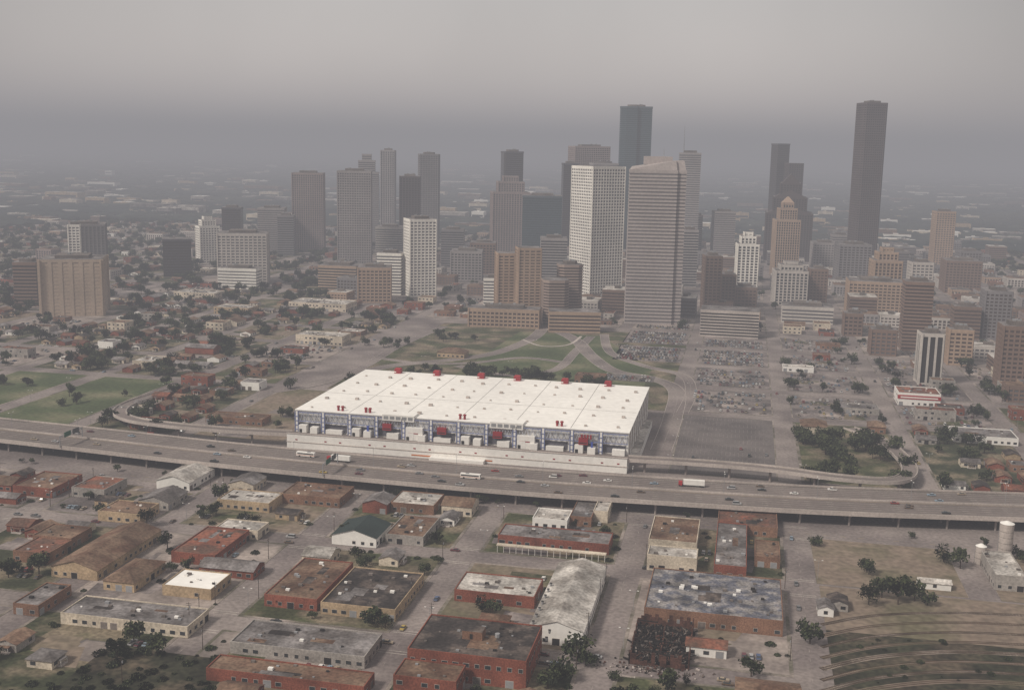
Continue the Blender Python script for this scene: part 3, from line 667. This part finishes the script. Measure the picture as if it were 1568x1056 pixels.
for ri,(y0,y1) in enumerate(ROWS):
    for k in range(len(XS)-1):
        x0=XS[k]+7;x1=XS[k+1]-7;cx=(x0+x1)/2;cy=(y0+y1)/2
        a=cx*math.cos(YAW)+cy*math.sin(YAW);dpt=-cx*math.sin(YAW)+cy*math.cos(YAW)
        if abs(a)>dpt*.50+90:continue
        if W0-20<cx<W1+20 and 670<cy<850:continue
        park=-345<cx<-52 and 860<cy<1240 and not(-135<cx and cy>1050)
        if park:continue
        if cx>40 and cy<510:continue
        sw.box(x0,y0,0,x1,y1,.14,walk)
        def sheet(M_,i=1.6):lot.poly([(x0+i,y0+i,.15),(x1-i,y0+i,.15),(x1-i,y1-i,.15),(x0+i,y1-i,.15)],M_)
        if cy<600:
            if cx>40:
                sheet(dirt,0.2);trees_in(x0,y0,x1,y1,2,.5,.9)
                if cx>190:pl_(SHOPS,cx,cy)
                continue
            sheet(R.choice([grass,yard,lotc,dirt,asph]))
            patches(x0,y0,x1,y1,9,[asph,lotc,grass,yard,asph,dirt,asphd,lotc])
            for q in range(12):pl_(SHOPS if R.random()<.5 else HOUSES,R.uniform(x0+8,x1-8),R.uniform(y0+9,y1-9),R.choice([0,math.pi/2]))
            for q in range(5):
                ax=R.uniform(x0+4,x1-14);ay=R.uniform(y0+4,y1-8)
                for c_ in range(R.randint(2,6)):
                    xx=ax+c_*2.9
                    if xx<x1-2 and R.random()<.8 and free(xx-1.5,ay-2.6,xx+1.5,ay+2.6):car(xx,ay+R.uniform(-.5,.5),.18,math.pi/2)
            trees_in(x0,y0,x1,y1,5,.45,.95)
            for q in range(14):
                x=R.uniform(x0,x1);y=R.uniform(y0,y1)
                if free(x-1,y-1,x+1,y+1):put(R.choice(BUSH),'bush',(x,y,.15),R.uniform(0,6),R.uniform(.4,1.1))
        elif -60<cx<200 and 690<cy<1240:
            if cx<40 and cy<860:sheet(asphd,1);parking(x0+2,y0+2,x1-2,y1-2,.012)
            elif cx<40:sheet(asph,1);patches(x0,y0,x1,y1,3,[lotc,asphd],1.3);parking(x0+2,y0+2,x1-2,y1-2,.42 if cy<1050 else .8)
            elif cy<860 and cx<115:sheet(grass,2);trees_in(x0,y0,x1,y1-40,14,.9,1.5);trees_in(x0,y0+60,x1,y0+110,10,.8,1.4)
            elif cy<860:sheet(yard);resid(x0,y0,x1,y1,.5,16,.8,1.3)
            else:
                sheet(R.choice([lotc,asph,asph]),1);patches(x0,y0,x1,y1,3,[asph,lotc,grass])
                for q in range(3):
                    if R.random()<.5:pl_(SHOPS,cx+R.uniform(-20,20),cy+R.uniform(-30,30))
                parking(x0+2,y0+2,x1-2,y1-2,.3);trees_in(x0,y0,x1,y1,5)
        elif -140<cx<-52 and cy<1240:sheet(asph,1);parking(x0+2,y0+2,x1-2,y1-2,.8)
        elif cx<-300 and cy<1290:
            if -800<cx<-440 and 690<cy<860:sheet(lawn);trees_in(x0,y0,x1,y1,4);continue
            if cx>-400 and cy<860:sheet(dirt);patches(x0,y0,x1,y1,6,[grass,yard,lotc,asph]);trees_in(x0,y0,x1,y1,7);continue
            t=R.random()
            if t<.24:
                sheet(lotc);pl_(SHOPS,cx+R.uniform(-9,9),cy);parking(x0+4,y0+4,x1-4,y1-4,.3);trees_in(x0,y0,x1,y1,6);continue
            if t<.46:
                sheet(R.choice([grass,asph,dirt]));patches(x0,y0,x1,y1,5,[grass,yard,lotc,dirt,asph])
                for q in range(4):pl_(R.choice([SHOPS,HOUSES]),R.uniform(x0+12,x1-12),R.uniform(y0+12,y1-12))
                trees_in(x0,y0,x1,y1,8,.7,1.3);continue
            sheet(yard);patches(x0,y0,x1,y1,6,[grass,lotc,dirt,yard,lotc]);resid(x0,y0,x1,y1,.75,17 if cy<1000 else 14,.75,1.4)
        elif cy<1290:
            sheet(R.choice([grass,lotc,asph,lotc]));patches(x0,y0,x1,y1,4,[asph,lotc,grass])
            if cy>900:
                for q in range(2):pl_(MIDS,R.uniform(x0+18,x1-18),R.uniform(y0+18,y1-18))
            for q in range(5):pl_(R.choice([SHOPS,SHOPS,HOUSES]),R.uniform(x0+14,x1-14),R.uniform(y0+14,y1-14),R.choice([0,math.pi/2]))
            if R.random()<.4:parking(x0+4,y0+4,x1-4,y1-4,.3)
            trees_in(x0,y0,x1,y1,9,.7,1.3)
        else:
            core=-500<cx<480;t=R.random()
            if core:
                sheet(lotc if t<.5 else asph,1)
                if t<.16:parking(x0+2,y0+2,x1-2,y1-2,.75 if cy<1700 else .4)
                else:
                    for dx in(-17,17):
                        for dy in(-20,20):
                            if R.random()<.92:pl_(MIDS if (R.random()<.7 and cy>1360) else SHOPS,cx+dx+R.uniform(-3,3),cy+dy+R.uniform(-3,3),R.choice([0,math.pi/2]))
                trees_in(x0,y0,x1,y1,4)
            else:
                sheet(R.choice([yard,grass,lotc,asph]),1)
                for q in range(6):
                    s_=R.random();pl_(MIDS if s_<.08 else(SHOPS if s_<.6 else HOUSES),R.uniform(x0+12,x1-12),R.uniform(y0+12,y1-12),R.choice([0,math.pi/2]))
                if t<.2:parking(x0+4,y0+4,x1-4,y1-4,.3)
                trees_in(x0,y0,x1,y1,10,.8,1.5)
b=MB()
for x in XS:
    if -400<x<300:
        y=230
        while y<1250:
            if not(595<y<680) and not(x>40 and y<516):b.box(x-.08,y,.03,x+.08,y+3,.036,paintf)
            y+=9
for (a0,a1) in ROWS[:9]:
    yc=a1+7
    x=-600
    while x<300:
        if not(W0-20<x<W1 and 845<yc<1240) and not(x>40 and yc<516):b.box(x,yc-.08,.031,x+3,yc+.08,.037,yel if int(yc)%2 else paintf)
        x+=9
    for x in XS:
        if -420<x<40 and yc<1100 and R.random()<.4:
            for s_ in(-1,1):b.box(x-6,yc+s_*8.5-.15,.032,x+6,yc+s_*8.5+.15,.038,paint);b.box(x-6,yc+s_*10.6-.15,.033,x+6,yc+s_*10.6+.15,.039,paint)
b.obj('road_markings')
# park behind the hall
b=MB();b.box(-335,862,0,-56,1235,.14,grass);b.poly([(-250,900,.15),(-80,900,.15),(-80,1030,.15),(-150,1200,.15),(-240,1200,.15)],lawn);b.obj('park_lawn')
def rib(name,pts,w,M_=fwy,z=.16,kerb=True):
    p_=cr([g(x,y)+(z,) for x,y in pts]);n_=norms(p_);b=MB();strip(b,p_,n_,-w/2,w/2,0,M_)
    if kerb:
        wallstrip(b,p_,n_,-w/2-.3,.3,0,.12,concl);wallstrip(b,p_,n_,w/2,.3,0,.12,concl);strip(b,p_,n_,-.1,.1,.006,paintf)
    b.obj(name);return p_,n_
rib('road',[(520,578),(600,560),(690,551),(760,540),(815,518),(835,498)],13,road)
rib('road',[(835,498),(880,520),(905,545),(940,568),(1000,580),(1035,598),(1030,640),(1012,690)],14,road,z=.18)
rib('road',[(700,560),(780,575),(850,566),(880,540),(905,515)],9,road,z=.2)
rib('road',[(925,512),(935,540),(985,560),(1045,575),(1058,600),(1045,632)],9,road,z=.22)
rib('road',[(560,545),(640,556),(720,556),(800,548),(870,556)],7,road,z=.24)
rib('road',[(420,600),(500,585),(560,560),(610,530),(680,500)],9,road,z=.26)
rib('footpath',[(800,520),(830,530),(870,528),(890,515)],3,concl,z=.28,kerb=False)
x_,y_=g(950,578)
b=MB();b.box(-30,-14,0,30,14,.02,asphd);b.obj('parking_lot',(x_,y_,.30))
for k in range(22):
    for j in range(3):
        if R.random()<.75:car(x_-28+k*2.6,y_-10+j*8,.32,math.pi/2)
for c0,c1,n in((735,575,20),(820,580,20),(560,585,8),(650,575,6),(905,590,6),(600,530,8),(700,520,8)):
    X,Y=g(c0,c1)
    for _ in range(n):
        x=X+R.gauss(0,14);y=Y+R.gauss(0,8)
        if y>846:tree(x,y,R.uniform(.6,1.2))
trees_in(-330,865,-60,1230,45,.5,1.0)
parking(-334,1040,-262,1225,.35)
sw.obj('sidewalk');lot.obj('lot_pavement');pm.obj('parking_markings')
# rail yard bottom right
pball=mat('pale_ballast',(.25,.205,.17),.95,.45,.1,1,col2=(.12,.095,.07),s3=.06)
b=MB();b.poly([(42,300,.10),(420,300,.10),(420,475,.10),(42,470,.10)],weeds);b.poly([(42,470,.10),(420,475,.10),(420,521,.10),(42,521,.10)],dirt);b.obj('rail_yard_ground')
for k in range(9):
    y=940+k*15;z=.112+.004*k
    p_,n_=rib('rail_track_bed',[(1258,y+16+k*2),(1340,y+2+k),(1450,y-2),(1568,y+2),(1760,y+14)],(2.6,3.4,2.2)[k%3],[pball,dirt][k%2],z=z,kerb=False)
    b=MB()
    for o in(-.72,.72):wallstrip(b,p_,n_,o-.05,.1,.05,.2,mat('rusty_rail',(.09,.055,.04)))
    for i in range(0,len(p_)-1):
        for f_ in(0,.33,.66):
            q=p_[i]*(1-f_)+p_[i+1]*f_;v=n_[i];b.beam((q[0]-v[0]*1.2,q[1]-v[1]*1.2,q[2]+.03),(q[0]+v[0]*1.2,q[1]+v[1]*1.2,q[2]+.03),.14,bark)
    b.obj('railway_track')
for k in range(130):
    x=R.uniform(46,220);y=R.uniform(330,470);put(R.choice(BUSH),'bush',(x,y,.1),R.uniform(0,6),R.uniform(.25,.8))
for px,py,s in((1375,925,1.3),(1350,915,1.1),(1400,920,1.2),(1330,925,1.),(1420,926,.9),(885,1010,1.3),(897,1018,1),(570,955,1.1),(590,962,.8),(205,985,1),(180,1010,1),(240,1002,.9),(1470,870,1.1),(1240,985,1.1),(860,1040,1),(1150,1035,.9),(430,925,.7),(650,880,.6),(530,820,.7),(225,805,1.1),(60,880,1.2),(1445,860,1.3)):
    X,Y=g(px,py);tree(X,Y,s)
# street furniture
for k in range(60):
    x=R.choice(XS[14:24])+R.choice([-8,8]);y=R.uniform(330,590)
    if not(x>40 and y<516):put(UP,'utility_pole',(x,y,.14),R.choice([0,math.pi/2]))
for x in XS[13:25]:
    for y in(430,470,530,570,700,750,800,880,930,980,1040,1100):
        if R.random()<.6 and free(x+6,y,x+9,y+1) and not(x>30 and y<516):put(LAMP,'street_lamp',(x+7.8,y,.14),math.pi/2,(.8))
for _ in range(80):
    x=R.choice(XS[13:26]);y=R.uniform(330,1300)
    if 590<y<690 or not free(x-4,y-4,x+4,y+4) or(-340<x<-60 and y>840) or (x>40 and y<516):continue
    s_=R.choice([-1,1]);car(x+s_*2.6,y,.04,math.pi/2*s_,'car')
for _ in range(40):
    r_=R.choice(ROWS[1:3]);s_=R.choice([-1,1]);x=R.uniform(-380,200)
    if x>30:continue
    car(x,r_[1]+7+s_*R.choice([2.4,5.3]),.04,0 if s_<0 else math.pi,'car')
for _ in range(40):
    x=R.uniform(-480,160);y=R.uniform(592,604)
    if R.random()<.6:tree(x,y,R.uniform(.35,.6))
# ---------------- distant canopy and suburbs
ph=(1+5**.5)/2
ico=np.array([(-1,ph,0),(1,ph,0),(-1,-ph,0),(1,-ph,0),(0,-1,ph),(0,1,ph),(0,-1,-ph),(0,1,-ph),(ph,0,-1),(ph,0,1),(-ph,0,-1),(-ph,0,1)],float);ico/=np.linalg.norm(ico[0])
icf=np.array([(0,11,5),(0,5,1),(0,1,7),(0,7,10),(0,10,11),(1,5,9),(5,11,4),(11,10,2),(10,7,6),(7,1,8),(3,9,4),(3,4,2),(3,2,6),(3,6,8),(3,8,9),(4,9,5),(2,4,11),(6,2,10),(8,6,7),(9,8,1)])
rng=np.random.default_rng(3)
def far(n,d0,d1,smin,smax):
    V=[];Fc=[];c=0
    for i in range(n):
        d=1/rng.uniform(1/d1,1/d0);a=rng.uniform(-.56,.56);cx=-math.sin(YAW)*d+math.cos(YAW)*a*d;cy=math.cos(YAW)*d+math.sin(YAW)*a*d
        if -1650<cx<900 and cy<2550:continue
        s=rng.uniform(smin,smax)*(1+d/5000);hh=rng.uniform(5,9)*(1+d/30000)
        V.append(ico*(1+rng.uniform(-.28,.28,(12,1)))*np.array([s,s*rng.uniform(.5,1),hh])+np.array([cx,cy,hh*.4]));Fc.append(icf+c);c+=12
    return V,Fc
V,Fc=far(13000,2300,22000,9,26)
me=bpy.data.meshes.new('distant_trees');me.from_pydata(np.concatenate(V).tolist(),[],np.concatenate(Fc).tolist());me.materials.append(canopy);put(me,'distant_trees')
b=MB()
for i in range(1000):
    d=1/R.uniform(1/14000,1/2400);a=R.uniform(-.54,.54);cx=-math.sin(YAW)*d+math.cos(YAW)*a*d;cy=math.cos(YAW)*d+math.sin(YAW)*a*d
    if cy<2650 and -1650<cx<900:continue
    s=R.uniform(7,22)*(1+d/6000);w=s*R.uniform(.7,2);h=R.choice([5,6,8,10,14,22]);M_=R.choice([rw,white,cream,gry,tan,rt,concd,rg])
    b.box(cx-w,cy-s*.7,0,cx+w,cy+s*.7,h,M_,R.choice([rw,rg,rt,white]));b.box(cx-w*.3,cy-2,h,cx+w*.1,cy+2,h+2,M_);b.box(cx-w*.9,cy-s*.7-.1,h*.35,cx+w*.9,cy-s*.7-.01,h*.6,glass)
b.obj('distant_suburb_buildings')
# ---------------- haze (homogeneous absorbing volume over the city, self-emitting in place of scattered light)
M=bpy.data.materials.new('haze_air');M.use_nodes=True;N=M.node_tree.nodes;L=M.node_tree.links;N.clear()
out=N.new('ShaderNodeOutputMaterial');ad=N.new('ShaderNodeAddShader');va=N.new('ShaderNodeVolumeAbsorption');em=N.new('ShaderNodeEmission')
SG=1/3200.
va.inputs['Color'].default_value=(0,0,0,1);va.inputs['Density'].default_value=SG
em.inputs['Color'].default_value=(.295,.288,.305,1);em.inputs['Strength'].default_value=SG
L.new(va.outputs[0],ad.inputs[0]);L.new(em.outputs[0],ad.inputs[1]);L.new(ad.outputs[0],out.inputs['Volume'])
b=MB();b.box(-32000,-5000,-20,32000,42000,410,M,bot=True);b.obj('haze')
# ---------------- light
sd=Vector((-.6,-.62,.85)).normalized()
sl=bpy.data.lights.new('sun','SUN');sl.energy=3.5;sl.angle=math.radians(10);sl.color=(1,.93,.83);so=bpy.data.objects.new('sun',sl);sc.collection.objects.link(so);so.rotation_euler=sd.to_track_quat('Z','Y').to_euler()
w=bpy.data.worlds.new('World');sc.world=w;w.use_nodes=True;N=w.node_tree.nodes;L=w.node_tree.links
bg=N['Background'];out=N['World Output'];sk=N.new('ShaderNodeTexSky');sk.sky_type='NISHITA';sk.sun_disc=False;sk.sun_elevation=math.asin(sd.z);sk.sun_rotation=math.atan2(sd.x,sd.y);sk.dust_density=5
L.new(sk.outputs[0],bg.inputs['Color']);bg.inputs['Strength'].default_value=.07
b2=N.new('ShaderNodeBackground');tc=N.new('ShaderNodeTexCoord');sp=N.new('ShaderNodeSeparateXYZ');L.new(tc.outputs['Generated'],sp.inputs[0])
rp_=N.new('ShaderNodeValToRGB');L.new(sp.outputs['Z'],rp_.inputs[0]);e=rp_.color_ramp.elements
e[0].position=0;e[0].color=(.95,.82,.76,1);e[1].position=1;e[1].color=(1.0,.94,.87,1);x=e.new(.06);x.color=(.82,.745,.69,1);x=e.new(.15);x.color=(.62,.60,.575,1);x=e.new(.3);x.color=(.76,.72,.67,1)
dt=N.new('ShaderNodeVectorMath');dt.operation='DOT_PRODUCT';L.new(tc.outputs['Generated'],dt.inputs[0]);dt.inputs[1].default_value=(-math.sin(YAW+.03),math.cos(YAW+.03),0)
mr=N.new('ShaderNodeMapRange');L.new(dt.outputs['Value'],mr.inputs[0]);mr.inputs[1].default_value=.86;mr.inputs[2].default_value=.99;mr.inputs[3].default_value=.66;mr.inputs[4].default_value=1.06;mr.interpolation_type='SMOOTHSTEP'
L.new(mr.outputs[0],b2.inputs['Strength'])
cn=N.new('ShaderNodeTexNoise');cn.inputs['Scale'].default_value=5;cn.inputs['Detail'].default_value=4;L.new(tc.outputs['Generated'],cn.inputs['Vector'])
cr_=N.new('ShaderNodeMapRange');L.new(cn.outputs['Fac'],cr_.inputs[0]);cr_.inputs[1].default_value=.3;cr_.inputs[2].default_value=.7;cr_.inputs[3].default_value=.95;cr_.inputs[4].default_value=1.05
vs=N.new('ShaderNodeVectorMath');vs.operation='SCALE';L.new(rp_.outputs[0],vs.inputs[0]);L.new(cr_.outputs[0],vs.inputs['Scale'])
L.new(vs.outputs[0],b2.inputs['Color']);ms=N.new('ShaderNodeMixShader');ms.inputs[0].default_value=.88
L.new(bg.outputs[0],ms.inputs[1]);L.new(b2.outputs[0],ms.inputs[2]);L.new(ms.outputs[0],out.inputs['Surface'])
print('OBJ',len(sc.objects),'cars',cars_n,'trees',ntree)
